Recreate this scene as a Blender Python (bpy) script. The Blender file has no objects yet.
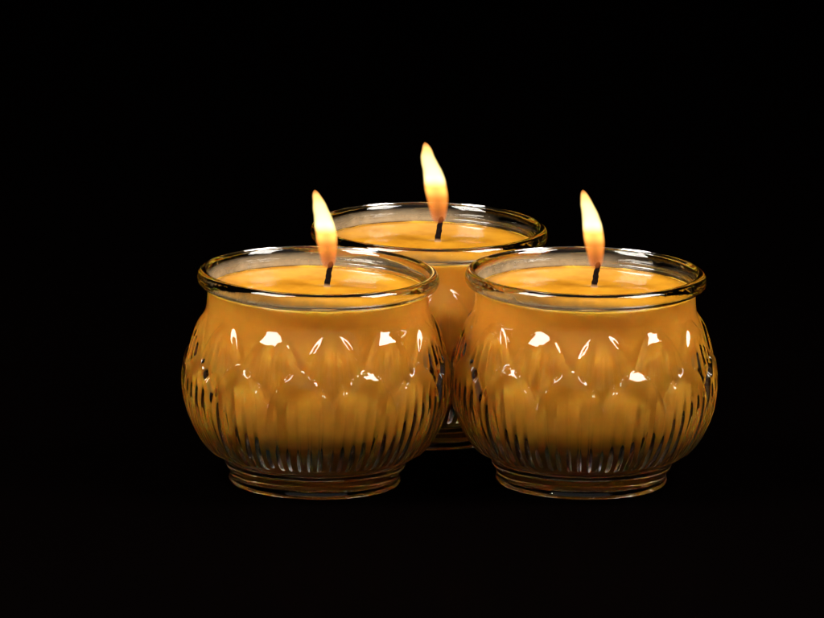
import bpy, math, random
import numpy as np
from mathutils import Vector, Matrix

sc = bpy.context.scene
PX = 1.0 / 3000.0            # one third of a millimetre: the jars are measured in it

# ------------------------------------------------------------------ camera
D = 4.0
PITCH = math.radians(12.3)
ROLL = math.radians(1.2)
TARGET = Vector((0.0, 0.0, 0.052))
fwd = Vector((0, math.cos(PITCH), -math.sin(PITCH)))
r0 = Vector((1, 0, 0))
u0 = r0.cross(fwd)
right = math.cos(ROLL) * r0 + math.sin(ROLL) * u0
up = -math.sin(ROLL) * r0 + math.cos(ROLL) * u0
cam_pos = TARGET - fwd * D
cd = bpy.data.cameras.new("camera")
cam = bpy.data.objects.new("camera", cd)
sc.collection.objects.link(cam)
cd.sensor_width = 36.0
cd.lens = 36.0 * D * 3000.0 / 824.0
cd.clip_start = 0.05
cd.clip_end = 50.0
m3 = Matrix((right, up, -fwd)).transposed()
cam.matrix_world = Matrix.Translation(cam_pos) @ m3.to_4x4()
sc.camera = cam

# ------------------------------------------------------------------ dark studio, lamps, exposure
world = bpy.data.worlds.new("World")
sc.world = world
world.use_nodes = True
world.node_tree.nodes["Background"].inputs[0].default_value = (0, 0, 0, 1)
world.node_tree.nodes["Background"].inputs[1].default_value = 0.0


def softbox(name, pos, size, watts, aim=(0, 0.01, 0.045), size_y=None, color=(1.0, 0.95, 0.88)):
    ld = bpy.data.lights.new(name, 'AREA')
    ld.shape = 'RECTANGLE'
    ld.size = size
    ld.size_y = size_y or size
    ld.energy = watts
    ld.color = color
    o = bpy.data.objects.new(name, ld)
    sc.collection.objects.link(o)
    o.location = pos
    d = Vector(aim) - Vector(pos)
    o.rotation_euler = d.to_track_quat('-Z', 'Y').to_euler()
    return o


softbox("softbox_lamp", (-0.40, -0.27, 0.56), 0.34, 7.9, size_y=0.33)
softbox("softbox_lamp", (0.46, -0.18, 0.54), 0.32, 6.8, size_y=0.30)
softbox("added_fill", (0.0, -0.85, 0.85), 1.8, 2.5)  # added front fill with no known source, brightens the jar bodies and necks

sc.view_settings.view_transform = 'Standard'
sc.view_settings.look = 'None'
sc.view_settings.exposure = 0.0
sc.view_settings.gamma = 1.0
sc.render.engine = 'CYCLES'
cy = sc.cycles
cy.max_bounces = 24
cy.transmission_bounces = 20
cy.glossy_bounces = 12
cy.diffuse_bounces = 5
cy.transparent_max_bounces = 16
cy.caustics_reflective = True
cy.caustics_refractive = True
cy.blur_glossy = 0.1
cy.sample_clamp_indirect = 12.0
cy.use_denoising = True
cy.denoiser = 'OPENIMAGEDENOISE'
cy.volume_step_rate = 0.25
cy.volume_max_steps = 256


# ------------------------------------------------------------------ material helpers
def mat(name):
    m = bpy.data.materials.new(name)
    m.use_nodes = True
    nt = m.node_tree
    return m, nt, nt.nodes["Principled BSDF"]


def N(nt, kind, **kw):
    n = nt.nodes.new(kind)
    for k, v in kw.items():
        setattr(n, k, v)
    return n


def math_node(nt, op, a, b=None, c=None, clamp=False):
    n = nt.nodes.new('ShaderNodeMath')
    n.operation = op
    n.use_clamp = clamp
    for i, v in enumerate((a, b, c)):
        if v is None:
            continue
        if isinstance(v, (int, float)):
            n.inputs[i].default_value = v
        else:
            nt.links.new(v, n.inputs[i])
    return n.outputs[0]


def noise(nt, scale, detail=4, rough=0.55, vec=None):
    n = nt.nodes.new('ShaderNodeTexNoise')
    n.inputs['Scale'].default_value = scale
    n.inputs['Detail'].default_value = detail
    n.inputs['Roughness'].default_value = rough
    if vec is not None:
        nt.links.new(vec, n.inputs['Vector'])
    return n


def bump(nt, p, height, strength, dist):
    b = nt.nodes.new('ShaderNodeBump')
    b.inputs['Strength'].default_value = strength
    b.inputs['Distance'].default_value = dist
    nt.links.new(height, b.inputs['Height'])
    nt.links.new(b.outputs[0], p.inputs['Normal'])


# clear pressed glass
M_glass, nt, p = mat("pressed_glass")
p.inputs['Base Color'].default_value = (0.985, 0.99, 0.975, 1)
p.inputs['Transmission Weight'].default_value = 1.0
p.inputs['IOR'].default_value = 1.5
p.inputs['Roughness'].default_value = 0.012
va = N(nt, 'ShaderNodeVolumeAbsorption')
va.inputs['Color'].default_value = (0.52, 0.51, 0.46, 1)
va.inputs['Density'].default_value = 34.0
nt.links.new(va.outputs[0], nt.nodes['Material Output'].inputs['Volume'])
tc = N(nt, 'ShaderNodeTexCoord')
nz = noise(nt, 130.0, 3, 0.5, tc.outputs['Object'])
bump(nt, p, nz.outputs['Fac'], 0.35, 0.0005)

# amber candle wax, melted and glossy on top
M_wax, nt, p = mat("amber_wax")
tc = N(nt, 'ShaderNodeTexCoord')
nz = noise(nt, 60.0, 5, 0.6, tc.outputs['Object'])
cr = N(nt, 'ShaderNodeValToRGB')
cr.color_ramp.elements[0].position = 0.3
cr.color_ramp.elements[0].color = (0.83, 0.365, 0.036, 1)
cr.color_ramp.elements[1].position = 0.7
cr.color_ramp.elements[1].color = (0.93, 0.45, 0.054, 1)
nt.links.new(nz.outputs['Fac'], cr.inputs[0])
nt.links.new(cr.outputs[0], p.inputs['Base Color'])
p.inputs['Subsurface Weight'].default_value = 0.6
p.inputs['Subsurface Radius'].default_value = (1.0, 0.45, 0.12)
p.inputs['Subsurface Scale'].default_value = 0.006
p.inputs['Roughness'].default_value = 0.22
p.inputs['IOR'].default_value = 1.44
nb = noise(nt, 70.0, 2, 0.5, tc.outputs['Object'])
bump(nt, p, nb.outputs['Fac'], 0.25, 0.0006)

# the melted pool on top: deeper in colour, mirror smooth
M_pool, nt, p = mat("melted_wax")
tc = N(nt, 'ShaderNodeTexCoord')
nz = noise(nt, 48.0, 5, 0.6, tc.outputs['Object'])
cr = N(nt, 'ShaderNodeValToRGB')
cr.color_ramp.elements[0].position = 0.35
cr.color_ramp.elements[0].color = (0.44, 0.17, 0.008, 1)
cr.color_ramp.elements[1].position = 0.68
cr.color_ramp.elements[1].color = (0.74, 0.345, 0.024, 1)
nt.links.new(nz.outputs['Fac'], cr.inputs[0])
nt.links.new(cr.outputs[0], p.inputs['Base Color'])
p.inputs['Roughness'].default_value = 0.06
p.inputs['IOR'].default_value = 1.44
nb = noise(nt, 60.0, 2, 0.5, tc.outputs['Object'])
bump(nt, p, nb.outputs['Fac'], 0.3, 0.0005)

# pale greasy film left on the glass above the melted wax
M_film, nt, p = mat("wax_film")
p.inputs['Base Color'].default_value = (0.36, 0.29, 0.18, 1)
p.inputs['Roughness'].default_value = 0.45
tc = N(nt, 'ShaderNodeTexCoord')
nz = noise(nt, 190.0, 6, 0.62, tc.outputs['Object'])
sx = N(nt, 'ShaderNodeSeparateXYZ')
nt.links.new(tc.outputs['Object'], sx.inputs[0])
mr = N(nt, 'ShaderNodeMapRange')
mr.inputs['From Min'].default_value = 200.0 * PX
mr.inputs['From Max'].default_value = 210 * PX
mr.inputs['To Min'].default_value = 1.0
mr.inputs['To Max'].default_value = 0.0
nt.links.new(sx.outputs['Z'], mr.inputs['Value'])
side = math_node(nt, 'MULTIPLY_ADD', sx.outputs['X'], -26.0, 0.62, clamp=True)
a = math_node(nt, 'MULTIPLY', math_node(nt, 'MULTIPLY_ADD', nz.outputs['Fac'], 1.6, -0.05, clamp=True), mr.outputs[0])
a = math_node(nt, 'MULTIPLY', a, side)
nt.links.new(a, p.inputs['Alpha'])

# charred wick
M_wick, nt, p = mat("charred_wick")
tc = N(nt, 'ShaderNodeTexCoord')
sx = N(nt, 'ShaderNodeSeparateXYZ')
nt.links.new(tc.outputs['Object'], sx.inputs[0])
cr = N(nt, 'ShaderNodeValToRGB')
e = cr.color_ramp.elements
e[0].position = 0.0
e[0].color = (0.62, 0.36, 0.16, 1)
e[1].position = 0.20
e[1].color = (0.006, 0.003, 0.003, 1)
mr = N(nt, 'ShaderNodeMapRange')
mr.inputs['From Min'].default_value = 0.0
mr.inputs['From Max'].default_value = 26 * PX
nt.links.new(sx.outputs['Z'], mr.inputs['Value'])
nt.links.new(mr.outputs[0], cr.inputs[0])
nt.links.new(cr.outputs[0], p.inputs['Base Color'])
p.inputs['Roughness'].default_value = 0.9
p.inputs['Specular IOR Level'].default_value = 0.1
nz = noise(nt, 1500.0, 3, 0.6, tc.outputs['Object'])
bump(nt, p, nz.outputs['Fac'], 0.8, 0.0003)

# flame: an emitting volume; its brightness depends on height and distance from its bent axis
FH = 76.0            # flame height in PX units
F_LEAN = 13.5


def flame_axis(t):
    return -F_LEAN * t ** 2.0 - 1.5 * t


F_PROF = [(0.0, 0.3), (0.03, 5.4), (0.08, 7.8), (0.16, 9.2), (0.26, 10.6), (0.36, 11.4), (0.46, 11.4), (0.56, 10.8),
          (0.66, 9.7), (0.76, 8.3), (0.85, 6.6), (0.92, 4.9), (0.97, 3.0), (1.0, 0.3)]

M_flame = bpy.data.materials.new("candle_flame")
M_flame.use_nodes = True
nt = M_flame.node_tree
nt.nodes.remove(nt.nodes["Principled BSDF"])
out = nt.nodes["Material Output"]
tc = N(nt, 'ShaderNodeTexCoord')
sx = N(nt, 'ShaderNodeSeparateXYZ')
nt.links.new(tc.outputs['Object'], sx.inputs[0])
t_ = math_node(nt, 'DIVIDE', sx.outputs['Z'], FH * PX, clamp=True)
ax = math_node(nt, 'MULTIPLY', math_node(nt, 'MULTIPLY', t_, t_), -F_LEAN * PX)
ax = math_node(nt, 'MULTIPLY_ADD', t_, -1.5 * PX, ax)
oi = N(nt, 'ShaderNodeObjectInfo')
wob = N(nt, 'ShaderNodeTexNoise')
wob.noise_dimensions = '2D'
wob.inputs['Scale'].default_value = 1.0
wob.inputs['Detail'].default_value = 1.5
cv2 = N(nt, 'ShaderNodeCombineXYZ')
nt.links.new(math_node(nt, 'MULTIPLY', t_, 3.2), cv2.inputs[0])
nt.links.new(math_node(nt, 'MULTIPLY', oi.outputs['Random'], 37.0), cv2.inputs[1])
nt.links.new(cv2.outputs[0], wob.inputs['Vector'])
wx = math_node(nt, 'MULTIPLY', math_node(nt, 'SUBTRACT', wob.outputs['Fac'], 0.5), math_node(nt, 'MULTIPLY', t_, 5.5 * PX))
dx = math_node(nt, 'SUBTRACT', math_node(nt, 'SUBTRACT', sx.outputs['X'], ax), wx)
rr = math_node(nt, 'SQRT', math_node(nt, 'ADD', math_node(nt, 'MULTIPLY', dx, dx),
                                     math_node(nt, 'MULTIPLY', sx.outputs['Y'], sx.outputs['Y'])))
fc = N(nt, 'ShaderNodeFloatCurve')
cv = fc.mapping.curves[0]
while len(cv.points) > 2:
    cv.points.remove(cv.points[0])
cv.points[0].location = (0, F_PROF[0][1] / 12)
cv.points[1].location = (1, F_PROF[-1][1] / 12)
for t, r in F_PROF[1:-1]:
    cv.points.new(t, r / 12)
fc.mapping.update()
nt.links.new(t_, fc.inputs['Value'])
rad = math_node(nt, 'MULTIPLY', fc.outputs[0], 12 * PX)
q = math_node(nt, 'DIVIDE', rr, rad, clamp=True)         # 0 on the axis, 1 at the skin
# brightness with height
cr = N(nt, 'ShaderNodeValToRGB')
cr.color_ramp.interpolation = 'EASE'
el = cr.color_ramp.elements
el[0].position = 0.0
el[0].color = (0.10, 0.022, 0.006, 1)
el[1].position = 1.0
el[1].color = (0.55, 0.17, 0.03, 1)
for pos, col in ((0.12, (0.13, 0.030, 0.004, 1)), (0.30, (0.22, 0.068, 0.010, 1)), (0.44, (0.52, 0.22, 0.042, 1)),
                 (0.58, (1.0, 0.78, 0.32, 1)), (0.80, (1.0, 0.74, 0.26, 1)), (0.92, (1.0, 0.50, 0.14, 1))):
    x = el.new(pos)
    x.color = col
nt.links.new(t_, cr.inputs[0])
# hollow darker core low down: emission sits near the skin
core = N(nt, 'ShaderNodeMapRange')
core.inputs['From Min'].default_value = 0.15
core.inputs['From Max'].default_value = 0.8
core.inputs['To Min'].default_value = 0.35
core.inputs['To Max'].default_value = 3.2
nt.links.new(q, core.inputs['Value'])
lowness = N(nt, 'ShaderNodeMapRange')
lowness.inputs['From Min'].default_value = 0.35
lowness.inputs['From Max'].default_value = 0.62
lowness.inputs['To Min'].default_value = 1.0
lowness.inputs['To Max'].default_value = 0.0
nt.links.new(t_, lowness.inputs['Value'])
mx = N(nt, 'ShaderNodeMix')
mx.data_type = 'FLOAT'
nt.links.new(lowness.outputs[0], mx.inputs[0])
mx.inputs[2].default_value = 1.25
nt.links.new(core.outputs[0], mx.inputs[3])
edge = N(nt, 'ShaderNodeMapRange')
edge.inputs['From Min'].default_value = 0.62
edge.inputs['From Max'].default_value = 1.0
edge.inputs['To Min'].default_value = 1.0
edge.inputs['To Max'].default_value = 0.0
nt.links.new(q, edge.inputs['Value'])
st = math_node(nt, 'MULTIPLY', mx.outputs[0], edge.outputs[0])
st = math_node(nt, 'MULTIPLY', st, 1080.0)
em = N(nt, 'ShaderNodeEmission')
nt.links.new(cr.outputs[0], em.inputs['Color'])
nt.links.new(st, em.inputs['Strength'])
soot = N(nt, 'ShaderNodeVolumeAbsorption')       # glowing soot hides what is behind the flame
soot.inputs['Color'].default_value = (0, 0, 0, 1)
nt.links.new(math_node(nt, 'MULTIPLY', edge.outputs[0], 420.0), soot.inputs['Density'])
add = N(nt, 'ShaderNodeAddShader')
nt.links.new(em.outputs[0], add.inputs[0])
nt.links.new(soot.outputs[0], add.inputs[1])
nt.links.new(add.outputs[0], out.inputs['Volume'])

# black cloth under and behind
M_cloth, nt, p = mat("black_cloth")
tc = N(nt, 'ShaderNodeTexCoord')
nz = noise(nt, 900.0, 4, 0.6, tc.outputs['Object'])
cr = N(nt, 'ShaderNodeValToRGB')
cr.color_ramp.elements[0].color = (0.0001, 0.00004, 0.00004, 1)
cr.color_ramp.elements[1].color = (0.0006, 0.0002, 0.0002, 1)
nt.links.new(nz.outputs['Fac'], cr.inputs[0])
nt.links.new(cr.outputs[0], p.inputs['Base Color'])
p.inputs['Roughness'].default_value = 0.75
p.inputs['Specular IOR Level'].default_value = 0.005
bump(nt, p, nz.outputs['Fac'], 0.3, 0.0003)


# ------------------------------------------------------------------ mesh helpers
def catmull(pts, step):
    """dense smooth polyline through pts"""
    P = [np.array(a, float) for a in pts]
    P = [2 * P[0] - P[1]] + P + [2 * P[-1] - P[-2]]
    res = []
    for i in range(1, len(P) - 2):
        a, b, c, d = P[i - 1], P[i], P[i + 1], P[i + 2]
        n = max(1, int(math.ceil(np.linalg.norm(c - b) / step)))
        for k in range(n):
            t = k / n
            res.append(0.5 * ((2 * b) + (-a + c) * t + (2 * a - 5 * b + 4 * c - d) * t * t + (-a + 3 * b - 3 * c + d) * t ** 3))
    res.append(P[-2])
    return np.array(res)


def link(name, verts, faces, material, parent=None, smooth=True):
    me = bpy.data.meshes.new(name)
    me.from_pydata([tuple(v) for v in verts], [], faces)
    me.materials.append(material)
    if smooth:
        me.polygons.foreach_set('use_smooth', [True] * len(me.polygons))
    me.update()
    o = bpy.data.objects.new(name, me)
    sc.collection.objects.link(o)
    if parent:
        o.parent = parent
    return o


def revolve(R, Z, n):
    """R, Z: arrays (rings, n) in PX; first and last rings are closed to points on the axis"""
    th = np.arange(n) * 2 * math.pi / n
    rings = R.shape[0]
    X = R * np.cos(th)[None, :] * PX
    Y = R * np.sin(th)[None, :] * PX
    V = np.stack([X, Y, Z * PX], -1).reshape(-1, 3)
    V = np.vstack([V, [[0, 0, Z[0].mean() * PX], [0, 0, Z[-1].mean() * PX]]])
    i = np.arange(rings - 1)[:, None]
    j = np.arange(n)[None, :]
    k = (j + 1) % n
    F = np.stack(np.broadcast_arrays(i * n + j, i * n + k, (i + 1) * n + k, (i + 1) * n + j), -1).reshape(-1, 4).tolist()
    a, b = rings * n, rings * n + 1
    for j in range(n):
        k = (j + 1) % n
        F.append((a, k, j))
        F.append((b, (rings - 1) * n + j, (rings - 1) * n + k))
    return V.tolist(), F


def sst(x):
    x = np.clip(x, 0, 1)
    return x * x * (3 - 2 * x)


# ------------------------------------------------------------------ the jar
INNER = [(110.6, 212.8), (109.0, 209.5), (107.8, 205), (107.0, 199), (106, 191), (105.2, 183), (104.8, 176), (106, 164),
         (108.5, 148), (110.5, 126), (110, 104), (107, 86), (100, 70), (89, 60), (74, 55), (40, 53), (1.0, 52.5)]
OUTER = [(1.0, 25), (40, 24.5), (60, 22), (70, 16), (75, 5), (77.5, 1.2), (81, 0), (84.3, 0.8), (85.8, 3.2), (85.0, 5.6), (84.3, 7.6), (85.6, 11.5), (88.0, 15.5), (89.8, 18.8),
         (89.2, 21.5), (87.2, 23.3), (87.6, 25.6), (92, 28.5), (101, 35), (111, 46), (119.5, 61), (125.5, 77),
         (128.5, 92), (129, 106), (127.5, 121), (124, 137), (119.5, 152), (115, 164), (111.5, 173), (110.2, 181),
         (109.8, 190), (110.0, 196.0), (111.0, 198.4), (115, 198.9), (118.7, 201.2), (120.2, 206.5), (118.8, 211.6),
         (116.0, 214.4), (112.4, 214.6)]
OFFS = -90.0 - 7.0           # azimuth of the lower petal nearest the front


def relief(theta, z):
    """height of the pressed lotus petals above the bare jar, in PX; theta in degrees"""
    d = (theta - OFFS + 15) % 30 - 15
    w = 15.6 * np.sqrt(np.clip((138 - z) / 44, 0, 1)) ** 0.92
    qlow = w - np.abs(d)
    m_low = sst((qlow + 0.1) / 2.2) * (z < 138)
    seam = np.exp(-((15 - np.abs(d)) / 0.75) ** 2) * sst((100 - z) / 12)
    du = (theta - OFFS) % 30 - 15
    wu = 15.6 * np.sqrt(np.clip((177 - z) / 42, 0, 1)) ** 0.92
    qup = wu - np.abs(du)
    m_up = sst((qup + 0.1) / 3.4) * (z < 177)
    vary = 1 + 0.22 * np.sin(np.radians(theta) * 5 + 1.0) + 0.16 * np.sin(np.radians(theta) * 13 + 2.2)
    fade_b = sst((z - 27) / 12)
    h = m_up * (2.0 + 1.6 * np.clip(1 - (du / 13) ** 2, 0, 1)) * sst((178 - z) / 20)
    # slanted flutes on the upper petals
    for c in (-9.5, -4.6, 0.6, 5.4, 10.0):
        g = np.exp(-((du - c * (1 - (z - 135) / 110)) / 1.0) ** 2)
        h = h - 4.6 * g * sst((162 - abs(c) * 0.8 - z) / 16) * sst((qup - 0.8) / 2)
    hl = (4.0 + 1.2 * np.clip(1 - (d / 14) ** 2, 0, 1)) * (0.35 + 0.65 * sst((139 - z) / 13))
    # convex reeds side by side, sharp valleys between them
    u = ((d + 15) % 5.0 - 2.5) / 2.5
    reed = 1.3 * (np.sqrt(np.clip(1 - 0.9 * u * u, 0, 1)) - 1.0) - 6.2 * np.exp(-((1 - np.abs(u)) * 2.5 / 0.72) ** 2)
    hl = hl + reed * vary * sst((123 - z) / 40) * sst((qlow - 0.3) / 2.5)
    low = m_low * hl
    h = h * (1 - m_low) + low
    h = h - 5.2 * np.exp(-((qlow + 1.3) / 1.15) ** 2) * sst((135 - z) / 16) * sst((z - 88) / 14)
    h = h - 1.5 * seam
    return h * fade_b


def build_jar(parent):
    n = 1560
    o = catmull(OUTER, 1.4)
    i = catmull(INNER, 4.0)
    # thin the rings where the jar carries no petals
    prof = np.vstack([o, i])
    rings = prof.shape[0]
    th = np.degrees(np.arange(n) * 2 * math.pi / n)[None, :]
    R = np.repeat(prof[:, :1], n, 1)
    Z = np.repeat(prof[:, 1:], n, 1)
    k0 = o.shape[0]
    zo = Z[:k0]
    onbody = (prof[:k0, 1] > 26) & (prof[:k0, 1] < 182) & (prof[:k0, 0] > 80)
    H = relief(th, zo) * onbody[:, None]
    # normal direction of the profile
    tg = np.gradient(o, axis=0)
    tg /= np.linalg.norm(tg, axis=1)[:, None]
    nr, nz_ = tg[:, 1], -tg[:, 0]
    R[:k0] += H * nr[:, None]
    Z[:k0] += H * nz_[:, None]
    # slow waviness of hand pressed glass
    tr = np.radians(th)
    wav = 0.22 * np.sin(3 * tr + Z * 0.05) + 0.16 * np.sin(7 * tr - Z * 0.09 + 1.3) + 0.10 * np.sin(16 * tr + 0.13 * Z)
    R[:k0] += (wav * np.clip(R / 60, 0, 1))[:k0]
    V, F = revolve(R, Z, n)
    return link("glass_jar", V, F, M_glass, parent)


def inner_radius():
    p = catmull(INNER, 1.0)
    return p


def build_wax(parent):
    """fills the jar, biting a hair into the glass so that the two are in contact; a dished melted top"""
    ip = catmull(INNER, 2.0)[::-1]
    top = 196.0
    body = [(r + 0.35 if r > 20 else r, z - 0.3) for r, z in ip if z < top - 1.0]
    rt = [p for p in body][-1][0]
    lid = [(rt - 0.1, top + 0.2), (rt - 1.2, top + 0.3), (rt - 3.0, top - 0.3), (rt - 6, top - 0.8), (rt - 12, top - 1.2), (80, top - 1.3),
           (60, top - 1.4), (40, top - 1.4), (20, top - 1.4), (10, top - 1.3), (7, top - 1.3), (4.5, top - 1.3), (1.0, top - 1.3)]
    prof = np.array(body + lid)
    n = 256
    th = np.arange(n) * 2 * math.pi / n
    R = np.repeat(prof[:, :1], n, 1)
    Z = np.repeat(prof[:, 1:], n, 1)
    # the waxy waterline creeps unevenly up the glass
    edge = np.exp(-((prof[:, 0] - rt) / 3.0) ** 2) * (prof[:, 1] > top - 1)
    Z += edge[:, None] * (0.3 * np.sin(5 * th + 0.4) + 0.2 * np.sin(11 * th + 2.0) + 0.2 * np.sin(23 * th))[None, :]
    V, F = revolve(R, Z, n)
    return link("wax", V, F, M_wax, parent)


def build_pool(parent):
    prof = np.array([(1.0, 190.0), (60, 190.0), (99.0, 190.4), (104.8, 192.0), (105.6, 196.0), (104.6, 196.4), (94, 195.7), (60, 195.5), (20, 195.5),
                     (9, 195.6), (6.0, 195.9), (1.0, 196.2)])
    n = 256
    th = np.arange(n) * 2 * math.pi / n
    R = np.repeat(prof[:, :1], n, 1)
    Z = np.repeat(prof[:, 1:], n, 1)
    w = sst((prof[:, 0] - 50) / 45)[:, None]
    R = R * (1 + w * (0.003 * np.sin(3 * th + 1) + 0.002 * np.sin(7 * th + 0.5) + 0.001 * np.sin(17 * th))[None, :])
    c = (1 - w) * (prof[:, 0] < 30)[:, None]
    X = WICK_BASE
    V, F = revolve(R, Z, n)
    V = [(v[0] + X.x * PX * max(0, 1 - math.hypot(v[0], v[1]) / (100 * PX)), v[1] + X.y * PX * max(0, 1 - math.hypot(v[0], v[1]) / (100 * PX)), v[2]) for v in V]
    return link("melted_pool", V, F, M_pool, parent)


def build_film(parent):
    p = [(r - 0.45, z) for r, z in catmull(INNER, 1.5) if 196.0 < z < 211.0]
    p = p[::-1]
    n = 360
    V, F = [], []
    outer = p
    inner = [(r - 0.35, z) for r, z in p][::-1]
    loop = outer + inner
    for r, z in loop:
        for k in range(n):
            a = 2 * math.pi * k / n
            V.append((r * math.cos(a) * PX, r * math.sin(a) * PX, z * PX))
    L = len(loop)
    for i in range(L):
        i2 = (i + 1) % L
        for k in range(n):
            k2 = (k + 1) % n
            F.append((i * n + k, i * n + k2, i2 * n + k2, i2 * n + k))
    return link("wax_film", V, F, M_film, parent)


WICK_BASE = Vector((8.0, 10.0, 194.5))


def wick_axis(t):
    return Vector((0.5 + 4.2 * t - 0.6 * math.sin(3 * t), 0.6 * t, 27 * t))


def build_wick(parent):
    n, L = 20, 40
    V, F = [], []
    for i in range(L + 1):
        t = i / L
        c = wick_axis(t)
        r = 3.1 - 0.7 * t + 1.2 * math.exp(-t * 18) + 0.15 * math.sin(t * 31)
        if t > 0.9:
            r *= math.sqrt(max(0.02, 1 - ((t - 0.9) / 0.1) ** 2))
        for k in range(n):
            a = 2 * math.pi * k / n
            rr = r * (1 + 0.09 * math.cos(3 * a + t * 16))      # braided strands
            V.append((Vector((c.x + rr * math.cos(a), c.y + rr * math.sin(a), c.z)) * PX))
    for i in range(L):
        for k in range(n):
            k2 = (k + 1) % n
            F.append((i * n + k, i * n + k2, (i + 1) * n + k2, (i + 1) * n + k))
    F.append(tuple(range(n))[::-1])
    F.append(tuple(L * n + k for k in range(n)))
    o = link("wick", V, F, M_wick, parent)
    o.location = WICK_BASE * PX
    return o


def build_flame(parent, lean=0.0):
    n, L = 40, 60
    tt = np.linspace(0, 1, L + 1)
    rad = np.interp(tt, [a for a, b in F_PROF], [b for a, b in F_PROF])
    V, F = [], []
    for t, r in zip(tt, rad):
        for k in range(n):
            a = 2 * math.pi * k / n
            rw = r * 1.12 + 3.0 * t * (1 - t ** 6)
            V.append(((flame_axis(t) + rw * math.cos(a)) * PX, r * math.sin(a) * PX, t * FH * PX))
    for i in range(L):
        for k in range(n):
            k2 = (k + 1) % n
            F.append((i * n + k, i * n + k2, (i + 1) * n + k2, (i + 1) * n + k))
    F.append(tuple(range(n))[::-1])
    F.append(tuple(L * n + k for k in range(n)))
    o = link("flame", V, F, M_flame, parent)
    o.location = Vector((1.6, 0.6, 19.5)) * PX
    return o


# ------------------------------------------------------------------ the setting
def build_cloth():
    prof = [(-2.2, 0.0), (3.2, 0.0)]
    for k in range(1, 13):
        a = math.radians(k * 7.5)
        prof.append((3.2 + 0.5 * math.sin(a), 0.5 - 0.5 * math.cos(a)))
    prof.append((3.7, 2.6))
    V, F = [], []
    xs = np.linspace(-2.2, 2.2, 23)
    for y, z in prof:
        for x in xs:
            V.append((x, y, z))
    w = len(xs)
    for i in range(len(prof) - 1):
        for k in range(w - 1):
            F.append((i * w + k, i * w + k + 1, (i + 1) * w + k + 1, (i + 1) * w + k))
    o = link("backdrop", V, F, M_cloth)
    o['kind'] = 'structure'
    o['label'] = 'plain black cloth sweeping from under the candles up behind them'
    return o


build_cloth()


# ------------------------------------------------------------------ the candles
def table_point(px, py):
    f = 824.0 * cd.lens / 36.0
    d = fwd + right * ((px - 412.0) / f) + up * (-(py - 309.0) / f)
    t = -cam_pos.z / d.z
    return cam_pos + d * t


def flame_lamp(root):
    ld = bpy.data.lights.new("flame_lamp", 'POINT')
    ld.energy = 0.03
    ld.color = (1.0, 0.55, 0.22)
    ld.shadow_soft_size = 0.0
    o = bpy.data.objects.new("flame_lamp", ld)
    sc.collection.objects.link(o)
    o.location = root.location + (WICK_BASE + Vector((-2, 0.6, 60))) * PX


GROUP = "lit amber candles in glass jars"
root = bpy.data.objects.new("jar_candle", None)
sc.collection.objects.link(root)
root.empty_display_size = 0.02
root['category'] = 'candle'
root['group'] = GROUP
build_jar(root)
build_pool(build_wax(root))
build_film(root)
wick = build_wick(root)
build_flame(wick)


def copy_tree(o, parent=None):
    c = o.copy()
    sc.collection.objects.link(c)
    c.parent = parent
    for ch in list(o.children):
        copy_tree(ch, c)
    return c


spots = [
    (314.5, 481.0, "lit amber candle in petal-embossed glass jar, leftmost of the three, in the front row"),
    (581.0, 481.0, "lit amber candle in petal-embossed glass jar, rightmost of the three, in the front row"),
    (425.0, 432.5, "lit amber candle in petal-embossed glass jar standing behind and between the two front jars"),
]
src_kids = root
for i, (px, py, label) in enumerate(spots):
    c = root if i == 0 else copy_tree(root)
    c.location = table_point(px, py)
    c['label'] = label
    for w in c.children:
        if w.name.startswith("wick"):
            w.rotation_euler.z = math.radians((0, -9, 14)[i])
            f = w.children[0]
            f.scale = ((1.0, 1.0, 1.05), (0.97, 1.0, 1.06), (1.08, 1.0, 1.11))[i]
            f.rotation_euler.z = math.radians((0, 10, -12)[i])
    flame_lamp(c)
    print("SPOT", i, c.location)
